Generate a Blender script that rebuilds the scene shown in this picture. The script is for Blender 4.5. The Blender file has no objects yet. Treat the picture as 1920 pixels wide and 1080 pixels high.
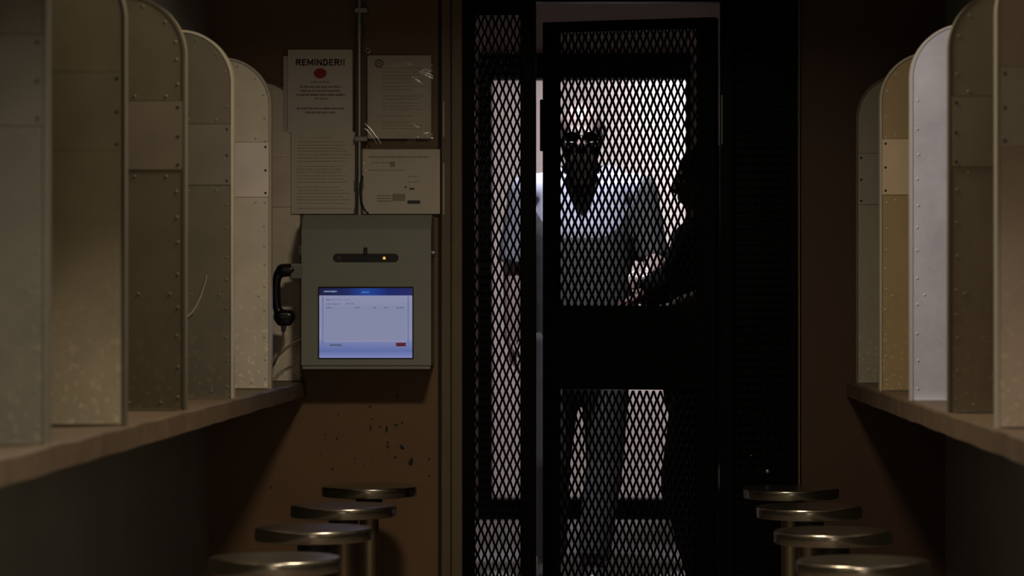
import bpy, bmesh, math, random
from mathutils import Vector, Matrix, Quaternion

random.seed(7)
S = bpy.context.scene
COL = S.collection
R = math.radians

# ------------------------------------------------------------------ camera, world, lights, exposure
FPX = 5068.0                      # focal length in pixels of the 1920 frame
VX, VY, EYE = 1143.0, 572.0, 0.995  # vanishing point of the aisle, eye height

cd = bpy.data.cameras.new('camera')
cam = bpy.data.objects.new('camera', cd)
COL.objects.link(cam)
cam.location = (0, 0, EYE)
cam.rotation_euler = (R(90), 0, 0)
cd.sensor_width = 36.0
cd.lens = FPX * 36.0 / 1920.0
cd.shift_x = -(VX - 960.0) / 1920.0
cd.shift_y = (VY - 540.0) / 1920.0
cd.clip_end = 60
cd.dof.use_dof = True
cd.dof.focus_distance = 8.2
cd.dof.aperture_fstop = 4.5
S.camera = cam

w = bpy.data.worlds.new('world')
S.world = w
w.use_nodes = True
w.node_tree.nodes['Background'].inputs[0].default_value = (0.02, 0.018, 0.016, 1)
w.node_tree.nodes['Background'].inputs[1].default_value = 0.3

S.view_settings.view_transform = 'Standard'
S.view_settings.look = 'None'
S.view_settings.exposure = 0.0
S.view_settings.gamma = 1.0
S.view_settings.use_curve_mapping = False


def area(name, loc, power, size, size_y, color, spread=180, rot=(0, 0, 0)):
    l = bpy.data.lights.new(name, 'AREA')
    l.shape = 'RECTANGLE'
    l.size, l.size_y = size, size_y
    l.energy = power
    l.color = color
    l.spread = R(spread)
    o = bpy.data.objects.new(name, l)
    o.location = loc
    o.rotation_euler = rot
    COL.objects.link(o)
    return o


WARM = (1.0, 0.86, 0.66)
area('aisle_lamp', (-0.12, 5.85, 2.42), 25.0, 0.30, 0.24, WARM, 154)
area('rim_fill_light', (-0.05, -1.42, 1.15), 6.5, 0.8, 1.7, (1.0, 0.86, 0.68), 180, (R(90), 0, 0))   # added fill behind the camera for stool rim highlights; no opening there
area('aisle_lamp', (-0.05, 3.2, 2.42), 41.0, 0.30, 0.24, (1.0, 0.89, 0.75), 121)
area('far_room_lamp', (0.95, 13.80, 2.50), 57.0, 0.8, 0.35, (1.0, 0.96, 0.96), 180)
sp = bpy.data.lights.new('passage_downlight', 'SPOT')
sp.energy = 250.0
sp.color = (0.93, 0.94, 1.0)
sp.spot_size = R(64)
sp.spot_blend = 0.6
sp.shadow_soft_size = 0.05
spo = bpy.data.objects.new('passage_downlight', sp)
spo.location = (-0.12, 9.42, 2.50)
spo.rotation_euler = (R(8), 0, 0)
COL.objects.link(spo)


def P(px, py, y):
    """room point at depth y that stands where the survey of the photograph put it"""
    return Vector(((px - VX) * y / FPX, y, EYE + (VY - py) * y / FPX))


# ------------------------------------------------------------------ materials
def srgb(r, g, b):
    f = lambda c: (c / 255 / 12.92) if c / 255 <= 0.04045 else ((c / 255 + 0.055) / 1.055) ** 2.4
    return (f(r), f(g), f(b))


def mat(name, color, rough=0.6, metal=0.0, vary=0.0, scale=8.0, bump=0.0, speck=None, speck_scale=60.0,
        speck_amount=0.1, spec=0.5, low=None, aniso=0.0):
    m = bpy.data.materials.new(name)
    m.use_nodes = True
    nt = m.node_tree
    N, L = nt.nodes, nt.links
    b = N['Principled BSDF']
    b.inputs['Base Color'].default_value = (*color, 1)
    b.inputs['Roughness'].default_value = rough
    b.inputs['Metallic'].default_value = metal
    b.inputs['Specular IOR Level'].default_value = spec
    if aniso:
        b.inputs['Anisotropic'].default_value = aniso
    if vary or bump or speck or low:
        tc = N.new('ShaderNodeTexCoord')
        src = None
        if vary or bump:
            n = N.new('ShaderNodeTexNoise')
            n.inputs['Scale'].default_value = scale
            n.inputs['Detail'].default_value = 6
            n.inputs['Roughness'].default_value = 0.62
            L.new(tc.outputs['Object'], n.inputs['Vector'])
        col = None
        if vary:
            mr = N.new('ShaderNodeMapRange')
            mr.inputs[1].default_value = 0.3
            mr.inputs[2].default_value = 0.7
            mr.inputs[3].default_value = 1 - vary
            mr.inputs[4].default_value = 1 + vary
            L.new(n.outputs[0], mr.inputs[0])
            mx = N.new('ShaderNodeVectorMath')
            mx.operation = 'SCALE'
            mx.inputs[0].default_value = color
            L.new(mr.outputs[0], mx.inputs['Scale'])
            col = mx.outputs[0]
        if speck:
            n2 = N.new('ShaderNodeTexNoise')
            n2.inputs['Scale'].default_value = speck_scale
            n2.inputs['Detail'].default_value = 3
            L.new(tc.outputs['Object'], n2.inputs['Vector'])
            mr2 = N.new('ShaderNodeMapRange')
            mr2.inputs[1].default_value = 0.62 - speck_amount
            mr2.inputs[2].default_value = 0.68 - speck_amount
            L.new(n2.outputs[0], mr2.inputs[0])
            fac = mr2.outputs[0]
            if low:                       # wear gathers on the lowest stretch of the sheet
                sx = N.new('ShaderNodeSeparateXYZ')
                L.new(tc.outputs['Object'], sx.inputs[0])
                mr3 = N.new('ShaderNodeMapRange')
                mr3.inputs[1].default_value = low
                mr3.inputs[2].default_value = 0.0
                mr3.inputs[3].default_value = 0.06
                mr3.inputs[4].default_value = 0.85
                L.new(sx.outputs[2], mr3.inputs[0])
                mu = N.new('ShaderNodeMath')
                mu.operation = 'MULTIPLY'
                L.new(fac, mu.inputs[0])
                L.new(mr3.outputs[0], mu.inputs[1])
                fac = mu.outputs[0]
            mc = N.new('ShaderNodeMix')
            mc.data_type = 'RGBA'
            L.new(fac, mc.inputs['Factor'])
            if col:
                L.new(col, mc.inputs['A'])
            else:
                mc.inputs['A'].default_value = (*color, 1)
            mc.inputs['B'].default_value = (*speck, 1)
            col = mc.outputs['Result']
        if col:
            L.new(col, b.inputs['Base Color'])
        if bump:
            bp = N.new('ShaderNodeBump')
            bp.inputs['Strength'].default_value = bump
            bp.inputs['Distance'].default_value = 0.01
            L.new(n.outputs[0], bp.inputs['Height'])
            L.new(bp.outputs[0], b.inputs['Normal'])
    return m


def emit(name, color, strength=1.0):
    m = bpy.data.materials.new(name)
    m.use_nodes = True
    b = m.node_tree.nodes['Principled BSDF']
    b.inputs['Base Color'].default_value = (0.01, 0.01, 0.012, 1)
    b.inputs['Roughness'].default_value = 0.3
    b.inputs['Emission Color'].default_value = (*color, 1)
    b.inputs['Emission Strength'].default_value = strength
    return m


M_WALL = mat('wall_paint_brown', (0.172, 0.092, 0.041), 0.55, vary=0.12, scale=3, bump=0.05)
M_WALL_R = mat('wall_dark_brown', (0.066, 0.029, 0.0115), 0.6, vary=0.12, scale=3, bump=0.05)  # right section of the end wall, set darker and redder than the left
M_SIDE = mat('side_wall_grey', (0.26, 0.27, 0.245), 0.7, vary=0.1, scale=3)
M_FLOOR = mat('floor_tile_dark', (0.09, 0.07, 0.055), 0.55, vary=0.15, scale=5)
M_FLOOR2 = mat('passage_floor', (0.13, 0.112, 0.11), 0.65, vary=0.08, scale=4)
M_CEIL = mat('ceiling_paint', (0.07, 0.06, 0.05), 0.9)
M_PASS = mat('passage_wall', (0.50, 0.43, 0.40), 0.85, vary=0.06)
M_FARW = mat('far_room_wall', (0.61, 0.57, 0.575), 0.85, vary=0.03, scale=2)
M_TRIM = mat('door_trim_paint', (0.14, 0.098, 0.05), 0.45, vary=0.1, scale=10)
M_GAP = mat('dark_joint', (0.02, 0.015, 0.01), 0.8)
M_BLACK = mat('black_gate_paint', (0.0022, 0.002, 0.002), 0.5, spec=0.06)
M_MESH = mat('black_mesh_paint', (0.003, 0.0022, 0.0022), 0.45, spec=0.08)
M_CASING = mat('dark_door_casing', (0.006, 0.007, 0.009), 0.6, spec=0.1)
M_STEEL = mat('brushed_stainless', (0.46, 0.40, 0.31), 0.24, 1.0, vary=0.06, scale=40)
M_POST = mat('stool_post_steel', (0.36, 0.27, 0.17), 0.42, 1.0, vary=0.08)
M_HUB = mat('hub_seat_shade', (0.02, 0.018, 0.016), 0.5)  # near-black colour puts the shade under the seat into the hub
M_COUNTER = mat('counter_wood_brown', (0.115, 0.076, 0.043), 0.5, vary=0.22, scale=12, bump=0.04)
M_GALV = mat('conduit_galvanised', (0.28, 0.27, 0.25), 0.4, 0.85, vary=0.1, scale=20)
M_KIOSK = mat('kiosk_grey_green', (0.26, 0.265, 0.215), 0.42, vary=0.05, scale=6)
M_DARK = mat('dark_plastic', (0.012, 0.012, 0.014), 0.35)
M_HANDSET = mat('black_handset_plastic', (0.010, 0.010, 0.012), 0.28)
M_PAPER = mat('paper_grey_white', (0.68, 0.62, 0.53), 0.8, vary=0.03)
M_PAPER2 = mat('paper_cream', (0.68, 0.60, 0.49), 0.8, vary=0.03)
M_INK = mat('black_ink', (0.07, 0.062, 0.055), 0.7)
M_INK2 = mat('faded_ink', (0.27, 0.24, 0.20), 0.7)
M_RED = mat('red_print', (0.36, 0.025, 0.03), 0.7)
M_WIRE = mat('armoured_cord', (0.16, 0.115, 0.07), 0.5)
M_PALEWIRE = mat('pale_cord', (0.30, 0.255, 0.19), 0.5)
M_WHITE = mat('white_paper_slip', (0.85, 0.84, 0.82), 0.8)
M_BRIGHTSTEEL = mat('worn_bright_metal', (0.75, 0.70, 0.62), 0.28, 1.0)
M_CHIP = mat('bare_dark_patch', (0.012, 0.010, 0.010), 0.7)


# ------------------------------------------------------------------ mesh helpers
class MB:
    def __init__(self):
        self.v, self.f, self.smooth = [], [], []

    def add(self, vs, fs, smooth=False):
        o = len(self.v)
        self.v += [Vector(p) for p in vs]
        self.f += [tuple(i + o for i in f) for f in fs]
        self.smooth += [smooth] * len(fs)
        return self

    def box(self, x0, x1, y0, y1, z0, z1, bev=0.0):
        if bev <= 0:
            vs = [(x, y, z) for z in (z0, z1) for y in (y0, y1) for x in (x0, x1)]
            fs = [(0, 2, 3, 1), (4, 5, 7, 6), (0, 1, 5, 4), (2, 6, 7, 3), (0, 4, 6, 2), (1, 3, 7, 5)]
            return self.add(vs, fs)
        bm = bmesh.new()
        bmesh.ops.create_cube(bm, size=1)
        for v in bm.verts:
            v.co = Vector(((x0 + x1) / 2 + v.co.x * (x1 - x0), (y0 + y1) / 2 + v.co.y * (y1 - y0),
                           (z0 + z1) / 2 + v.co.z * (z1 - z0)))
        bmesh.ops.bevel(bm, geom=list(bm.edges), offset=bev, segments=2, affect='EDGES', profile=0.5)
        return self.from_bm(bm)

    def from_bm(self, bm, smooth=False):
        bm.verts.index_update()
        self.add([v.co.copy() for v in bm.verts], [[v.index for v in f.verts] for f in bm.faces], smooth)
        bm.free()
        return self

    def prism(self, pts, axis, a0, a1):
        """polygon pts (2D) extruded along axis; axis 'y': pts=(x,z), 'x': pts=(y,z), 'z': pts=(x,y)"""
        def c(p, a):
            return {'y': (p[0], a, p[1]), 'x': (a, p[0], p[1]), 'z': (p[0], p[1], a)}[axis]
        n = len(pts)
        vs = [c(p, a0) for p in pts] + [c(p, a1) for p in pts]
        fs = [tuple(range(n))[::-1], tuple(range(n, 2 * n))]
        fs += [(i, (i + 1) % n, n + (i + 1) % n, n + i) for i in range(n)]
        return self.add(vs, fs)

    def cyl(self, p0, p1, r0, r1=None, n=16, caps=True, smooth=True):
        p0, p1 = Vector(p0), Vector(p1)
        r1 = r0 if r1 is None else r1
        d = (p1 - p0).normalized()
        a = d.orthogonal().normalized()
        b = d.cross(a)
        vs, fs = [], []
        for p, r in ((p0, r0), (p1, r1)):
            for i in range(n):
                t = 2 * math.pi * i / n
                vs.append(p + (a * math.cos(t) + b * math.sin(t)) * r)
        fs = [(i, (i + 1) % n, n + (i + 1) % n, n + i) for i in range(n)]
        self.add(vs, fs, smooth)
        if caps:
            self.add(vs, [tuple(range(n))[::-1], tuple(range(n, 2 * n))])
        return self

    def tube(self, pts, r, n=8, closed=False):
        pts = [Vector(p) for p in pts]
        m = len(pts)
        vs, fs = [], []
        a = None
        for i, p in enumerate(pts):
            q0, q1 = pts[max(i - 1, 0)], pts[min(i + 1, m - 1)]
            d = (q1 - q0).normalized()
            a = d.orthogonal().normalized() if a is None else (a - d * a.dot(d)).normalized()
            b = d.cross(a)
            rr = r[i] if isinstance(r, (list, tuple)) else r
            for k in range(n):
                t = 2 * math.pi * k / n
                vs.append(p + (a * math.cos(t) + b * math.sin(t)) * rr)
        for i in range(m - 1):
            for k in range(n):
                fs.append((i * n + k, i * n + (k + 1) % n, (i + 1) * n + (k + 1) % n, (i + 1) * n + k))
        fs.append(tuple(range(n))[::-1])
        fs.append(tuple((m - 1) * n + k for k in range(n)))
        return self.add(vs, fs, True)

    def lathe(self, prof, c, n=48):
        c = Vector(c)
        vs, fs = [], []
        m = len(prof)
        for r, z in prof:
            for k in range(n):
                t = 2 * math.pi * k / n
                vs.append(c + Vector((r * math.cos(t), r * math.sin(t), z)))
        for i in range(m - 1):
            for k in range(n):
                fs.append((i * n + k, i * n + (k + 1) % n, (i + 1) * n + (k + 1) % n, (i + 1) * n + k))
        fs.append(tuple(range(n))[::-1])
        fs.append(tuple((m - 1) * n + k for k in range(n)))
        return self.add(vs, fs, True)

    def dome(self, c, r, h, ax=(0, -1, 0), n=8):
        """low rivet head"""
        c, d = Vector(c), Vector(ax).normalized()
        a = d.orthogonal().normalized()
        b = d.cross(a)
        vs = []
        for rr, hh in ((r, 0), (r * 0.75, h * 0.7)):
            for k in range(n):
                t = 2 * math.pi * k / n
                vs.append(c + (a * math.cos(t) + b * math.sin(t)) * rr + d * hh)
        vs.append(c + d * h)
        fs = [(k, (k + 1) % n, n + (k + 1) % n, n + k) for k in range(n)]
        fs += [(n + k, n + (k + 1) % n, 2 * n) for k in range(n)]
        return self.add(vs, fs, True)


def link(name, mb, m, parent=None, origin=None):
    me = bpy.data.meshes.new(name)
    o = bpy.data.objects.new(name, me)
    org = Vector((0, 0, 0))
    if origin is not None:
        org = Vector(origin)
    elif parent is not None:
        org = Vector(parent['_o'])
    me.from_pydata([v - org for v in mb.v], [], mb.f)
    me.polygons.foreach_set('use_smooth', mb.smooth)
    me.update()
    bm = bmesh.new()
    bm.from_mesh(me)
    bmesh.ops.recalc_face_normals(bm, faces=bm.faces)
    bm.to_mesh(me)
    bm.free()
    if any(mb.smooth):
        try:
            me.set_sharp_from_angle(angle=R(40))
        except Exception:
            pass
    me.materials.append(m)
    COL.objects.link(o)
    if parent is not None:
        o.parent = parent
        o['_o'] = tuple(org)
    else:
        o.location = org
        o['_o'] = tuple(org)
    return o


def tag(o, label=None, cat=None, group=None, kind=None):
    if label: o['label'] = label
    if cat: o['category'] = cat
    if group: o['group'] = group
    if kind: o['kind'] = kind
    return o


def thing(name, loc, label, cat, group=None):
    o = bpy.data.objects.new(name, None)
    o.empty_display_size = 0.1
    o.location = loc
    COL.objects.link(o)
    o['_o'] = tuple(loc)
    return tag(o, label, cat, group)


def struct(name, mb, m, parent=None):
    o = link(name, mb, m, parent)
    if parent is None:
        o['kind'] = 'structure'
    return o


# ------------------------------------------------------------------ volumes for bodies (capsules fused into one skin)
def capsule(p0, p1, r0, r1, side=(1, 0, 0), flat0=False, flat1=False, n=20):
    """tapered limb; r = radius or (across side, other). hemispherical or flat ends"""
    p0, p1 = Vector(p0), Vector(p1)
    ax = p1 - p0
    ln = ax.length
    d = ax.normalized() if ln > 1e-6 else Vector((0, 0, 1))
    s = Vector(side)
    s = s - d * s.dot(d)
    s = s.normalized() if s.length > 1e-4 else d.orthogonal().normalized()
    t = d.cross(s)
    r0 = r0 if isinstance(r0, tuple) else (r0, r0)
    r1 = r1 if isinstance(r1, tuple) else (r1, r1)
    rings = []
    if flat0:
        rings.append((p0, r0, 1.0))
    else:
        for a in (80, 60, 40, 20, 0):
            rings.append((p0 - d * min(r0) * math.sin(R(a)), r0, math.cos(R(a))))
    if flat1:
        rings.append((p1, r1, 1.0))
    else:
        for a in (0, 20, 40, 60, 80):
            rings.append((p1 + d * min(r1) * math.sin(R(a)), r1, math.cos(R(a))))
    vs, fs = [], []
    for c, r, k in rings:
        for i in range(n):
            u = 2 * math.pi * i / n
            vs.append(c + s * math.cos(u) * r[0] * k + t * math.sin(u) * r[1] * k)
    m = len(rings)
    for j in range(m - 1):
        for i in range(n):
            fs.append((j * n + i, j * n + (i + 1) % n, (j + 1) * n + (i + 1) % n, (j + 1) * n + i))
    fs.append(tuple(range(n))[::-1])
    fs.append(tuple((m - 1) * n + i for i in range(n)))
    return vs, fs


def ball(c, r, rot=None, n=20, m=12):
    vs, fs = [], []
    c = Vector(c)
    for j in range(m + 1):
        a = math.pi * (j + 0.02) / (m + 0.04) if 0 < j < m else math.pi * (0.01 if j == 0 else 0.99)
        for i in range(n):
            u = 2 * math.pi * i / n
            p = Vector((r[0] * math.sin(a) * math.cos(u), r[1] * math.sin(a) * math.sin(u), r[2] * math.cos(a)))
            if rot is not None:
                p = rot @ p
            vs.append(c + p)
    for j in range(m):
        for i in range(n):
            fs.append((j * n + i, j * n + (i + 1) % n, (j + 1) * n + (i + 1) % n, (j + 1) * n + i))
    fs.append(tuple(range(n))[::-1])
    fs.append(tuple(m * n + i for i in range(n)))
    return vs, fs


def fuse(name, vols, voxel, m, parent, smooth=4):
    """union of closed volumes -> one continuous smooth surface"""
    mb = MB()
    for vs, fs in vols:
        mb.add(vs, fs)
    tmp = link('tmp', mb, m, None, origin=parent['_o'])
    rm = tmp.modifiers.new('r', 'REMESH')
    rm.mode = 'VOXEL'
    rm.voxel_size = voxel
    sm = tmp.modifiers.new('s', 'SMOOTH')
    sm.factor = 0.5
    sm.iterations = smooth
    bpy.context.view_layer.update()
    dg = bpy.context.evaluated_depsgraph_get()
    me = bpy.data.meshes.new_from_object(tmp.evaluated_get(dg))
    me.name = name
    bpy.data.objects.remove(tmp)
    me.polygons.foreach_set('use_smooth', [True] * len(me.polygons))
    if not me.materials:
        me.materials.append(m)
    o = bpy.data.objects.new(name, me)
    COL.objects.link(o)
    o.parent = parent
    o['_o'] = tuple(parent['_o'])
    return o


def hand(wrist, d, nrm, out, curl=0.5, scale=1.0):
    """palm + four unequal bent fingers + thumb. d: finger direction, nrm: back-of-hand normal, out: thumb side"""
    d, nrm, out = Vector(d).normalized(), Vector(nrm).normalized(), Vector(out).normalized()
    k = scale
    w = Vector(wrist)
    vols = [capsule(w, w + d * 0.075 * k, (0.028 * k, 0.017 * k), (0.038 * k, 0.014 * k), out)]
    base = w + d * 0.082 * k
    for i, (off, ln) in enumerate(((0.029, 0.072), (0.010, 0.080), (-0.010, 0.074), (-0.028, 0.058))):
        b = base + out * off * k
        c1 = curl * (0.9 + 0.1 * i)
        a1, a2 = c1 * 0.9, c1 * 1.9
        d1 = d * math.cos(a1) - nrm * math.sin(a1)
        d2 = d * math.cos(a2) - nrm * math.sin(a2)
        m1 = b + d1 * ln * 0.52 * k
        m2 = m1 + d2 * ln * 0.50 * k
        vols.append(capsule(b - d * 0.015 * k, m1, 0.0088 * k, 0.0082 * k, n=12))
        vols.append(capsule(m1, m2, 0.0082 * k, 0.0068 * k, n=12))
    tb = w + d * 0.022 * k + out * 0.024 * k
    t1 = tb + (out * 0.75 + d * 0.65 - nrm * 0.2).normalized() * 0.042 * k
    t2 = t1 + (out * 0.25 + d * 0.85 - nrm * (0.3 + curl * 0.4)).normalized() * 0.032 * k
    vols.append(capsule(tb, t1, 0.013 * k, 0.0105 * k, n=12))
    vols.append(capsule(t1, t2, 0.0105 * k, 0.008 * k, n=12))
    return vols


# ------------------------------------------------------------------ the room shell
YW = 8.30                           # end wall of the booth aisle
XL, XR = -1.228, 1.032              # side walls
Q = YW / FPX
OX0, OX1 = (866 - VX) * Q, (1497 - VX) * Q   # gate opening
OZ = 2.06

struct('floor', MB().box(XL - 0.1, XR + 0.1, -1.6, 8.36, -0.1, 0.0), M_FLOOR)
struct('floor_passage', MB().box(-1.62, 1.62, 8.36, 14.3, -0.1, 0.0), M_FLOOR2)
struct('ceiling', MB().box(XL - 0.1, XR + 0.1, -1.6, YW + 0.12, 2.6, 2.7), M_CEIL)
struct('ceiling_passage', MB().box(-1.62, 1.62, YW + 0.12, 14.3, 2.6, 2.7), M_PASS)
struct('wall_near', MB().box(XL - 0.1, XR + 0.1, -1.6, -1.5, 0, 2.6), M_WALL)
struct('wall_left', MB().box(XL - 0.1, XL, -1.5, YW + 0.12, 0, 2.6), M_SIDE)
struct('wall_right', MB().box(XR, XR + 0.1, -1.5, YW + 0.12, 0, 2.6), M_SIDE)
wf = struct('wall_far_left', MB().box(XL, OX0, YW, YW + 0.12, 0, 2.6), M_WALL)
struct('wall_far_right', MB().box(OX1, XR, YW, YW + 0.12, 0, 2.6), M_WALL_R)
struct('wall_far_top', MB().box(OX0, OX1, YW, YW + 0.12, OZ, 2.6), M_WALL)

# bare patches where the paint has come off the lower wall beneath the kiosk
chips = [(985, 165, 6, 9), (848, 222, 8, 5), (687, 262, 5, 4), (858, 285, 4, 6), (851, 332, 5, 16), (898, 325, 5, 5),
         (932, 338, 6, 22), (980, 315, 9, 6), (1010, 305, 5, 8), (680, 383, 6, 8), (622, 365, 3, 7), (938, 405, 5, 12),
         (937, 425, 7, 9), (1006, 425, 11, 13), (1016, 434, 8, 7), (973, 480, 7, 7), (1052, 508, 13, 18), (1058, 495, 7, 14),
         (658, 540, 6, 6), (770, 485, 3, 6), (1147, 488, 5, 7), (1147, 575, 5, 6), (345, 632, 4, 8), (1052, 660, 5, 6),
         (600, 465, 3, 4), (858, 485, 3, 4), (1205, 720, 4, 8), (820, 520, 3, 3), (730, 430, 3, 3)]
mb = MB()
for cx, cy, rx, ry in chips:
    pts = []
    for k in range(9):
        t = 2 * math.pi * k / 9
        j = random.uniform(0.65, 1.2)
        p = P(380 + (cx + rx * j * math.cos(t)) / 2.7, 680 + (cy + ry * j * math.sin(t)) / 2.7, YW)
        pts.append((p.x, p.z))
    mb.prism(pts, 'y', YW - 0.0012, YW + 0.004)
c = link('paint_chips', mb, M_CHIP, wf)
c['kind'] = 'stuff'

# stepped steel door trim left and right of the gate
def wx(px): return (px - VX) * Q
tr = struct('trim_1', MB().box(wx(828), wx(846), YW - 0.014, YW + 0.01, 0, OZ, 0.002), M_TRIM)
link('jamb_face', MB().box(wx(847), wx(868), YW - 0.034, YW + 0.02, 0, OZ, 0.004), M_TRIM, tr)
link('joint', MB().box(wx(821.5), wx(827.5), YW - 0.003, YW + 0.01, 0, OZ), M_GAP, tr)
for a, b_ in ((190, 257), (306, 402)):
    link('edge_highlight', MB().box(wx(831.6), wx(833.6), YW - 0.0165, YW - 0.012, P(0, b_, YW).z, P(0, a, YW).z), M_PAPER, tr)  # pale strips stand in for highlights on the trim edge
struct('trim_2', MB().box(wx(1496), wx(1499), YW - 0.02, YW + 0.01, 0, OZ, 0.001), M_TRIM)

# passage behind the gate, and the doorway to the lit room at its end
YD = 12.6
dq = YD / FPX
dx0, dx1 = (922 - VX) * dq, (1286 - VX) * dq
dz = EYE + (VY - 148) * dq
struct('wall_passage_left', MB().box(-0.95, -0.85, YW + 0.12, YD, 0, 2.6), M_PASS)
struct('wall_passage_right', MB().box(0.95, 1.05, YW + 0.12, YD, 0, 2.6), M_PASS)
mb = MB()
mb.box(-1.62, dx0, YD, YD + 0.1, 0, 2.6)
mb.box(dx1, 1.62, YD, YD + 0.1, 0, 2.6)
mb.box(dx0, dx1, YD, YD + 0.1, dz, 2.6)
struct('wall_passage_end', mb, M_PASS)
t3 = struct('trim_3', MB().box(dx0 - 0.062, dx0, YD - 0.03, YD + 0.105, 0, dz + 0.118, 0.003), M_CASING)
link('casing', MB().box(dx1, dx1 + 0.022, YD - 0.03, YD + 0.105, 0, dz + 0.118, 0.003), M_CASING, t3)
link('lintel', MB().box(dx0, dx1, YD - 0.03, YD + 0.105, dz, dz + 0.118, 0.003), M_CASING, t3)
link('threshold', MB().box(dx0, dx1, YD - 0.03, YD + 0.105, 0, EYE + (VY - 935) * dq, 0.003), M_CASING, t3)
struct('wall_back', MB().box(-1.62, 1.62, 14.2, 14.3, 0, 2.6), M_FARW)
struct('wall_back_left', MB().box(-1.62, -1.52, YD + 0.1, 14.2, 0, 2.6), M_FARW)
struct('wall_back_right', MB().box(1.52, 1.62, YD + 0.1, 14.2, 0, 2.6), M_FARW)

# ------------------------------------------------------------------ counters
SHELF = 0.76
def counter(x0, x1, label, side):
    t = thing('counter', ((x0 + x1) / 2, 4.6, SHELF), label, 'counter')
    fr = x1 if side < 0 else x0
    mb = MB().box(x0, x1, 1.2, YW - 0.002, SHELF - 0.012, SHELF, 0.003)
    link('counter_top', mb, M_COUNTER, t)
    # front fascia, nosing slightly uneven from wear
    mb = MB()
    n = 60
    ys = [1.2 + (YW - 0.004 - 1.2) * i / n for i in range(n + 1)]
    vs, fs = [], []
    th = 0.024
    for i, y in enumerate(ys):
        j = 0.0016 * math.sin(i * 1.7) + random.uniform(-0.0012, 0.0012)
        xo = fr - side * 0.002 + (-side) * j
        xi = fr + side * th
        zt, zb = SHELF + 0.001 + random.uniform(-0.0008, 0.0008), SHELF - 0.049 + random.uniform(-0.001, 0.001)
        vs += [(xo + side * 0.004, y, zt), (xo, y, zt - 0.005), (xo, y, zb + 0.004), (xi, y, zb), (xi, y, zt)]
    for i in range(n):
        for k in range(5):
            fs.append((i * 5 + k, i * 5 + (k + 1) % 5, (i + 1) * 5 + (k + 1) % 5, (i + 1) * 5 + k))
    fs.append((0, 1, 2, 3, 4)); fs.append(tuple(n * 5 + k for k in (4, 3, 2, 1, 0)))
    mb.add(vs, fs)
    link('fascia', mb, M_COUNTER, t)
    return t


counter(XL + 0.003, -0.936, 'brown wooden counter shelf along the left wall, below the kiosk phone', -1)
counter(0.730, XR - 0.003, 'brown wooden counter shelf along the right wall, right of the dark gate', 1)

# ------------------------------------------------------------------ privacy partitions
PH, PR = 0.9235, 0.134
ZB0, ZB1 = 0.300 + EYE - SHELF, 0.452 + EYE - SHELF      # patch band between these heights


def outline(depth, z0, z1, inset=0.0, seg=14):
    """(u, z) outline of the sheet between z0 and z1; aisle edge at u = inset, rounded top aisle corner"""
    top = PH - inset
    z1 = min(z1, top)
    pts = [(depth, z0), (inset, z0)]
    zc = PH - PR
    if z1 > zc:
        r = PR - inset
        for k in range(seg + 1):
            a = math.pi - (math.pi / 2) * k / seg
            u, z = PR + r * math.cos(a), zc + r * math.sin(a)
            if z <= z1:
                pts.append((u, z))
    else:
        pts.append((inset, z1))
    pts.append((depth, z1))
    return pts


def k_plain(label):
    return label.startswith('pale grey')     # sheets whose edge is painted over


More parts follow.
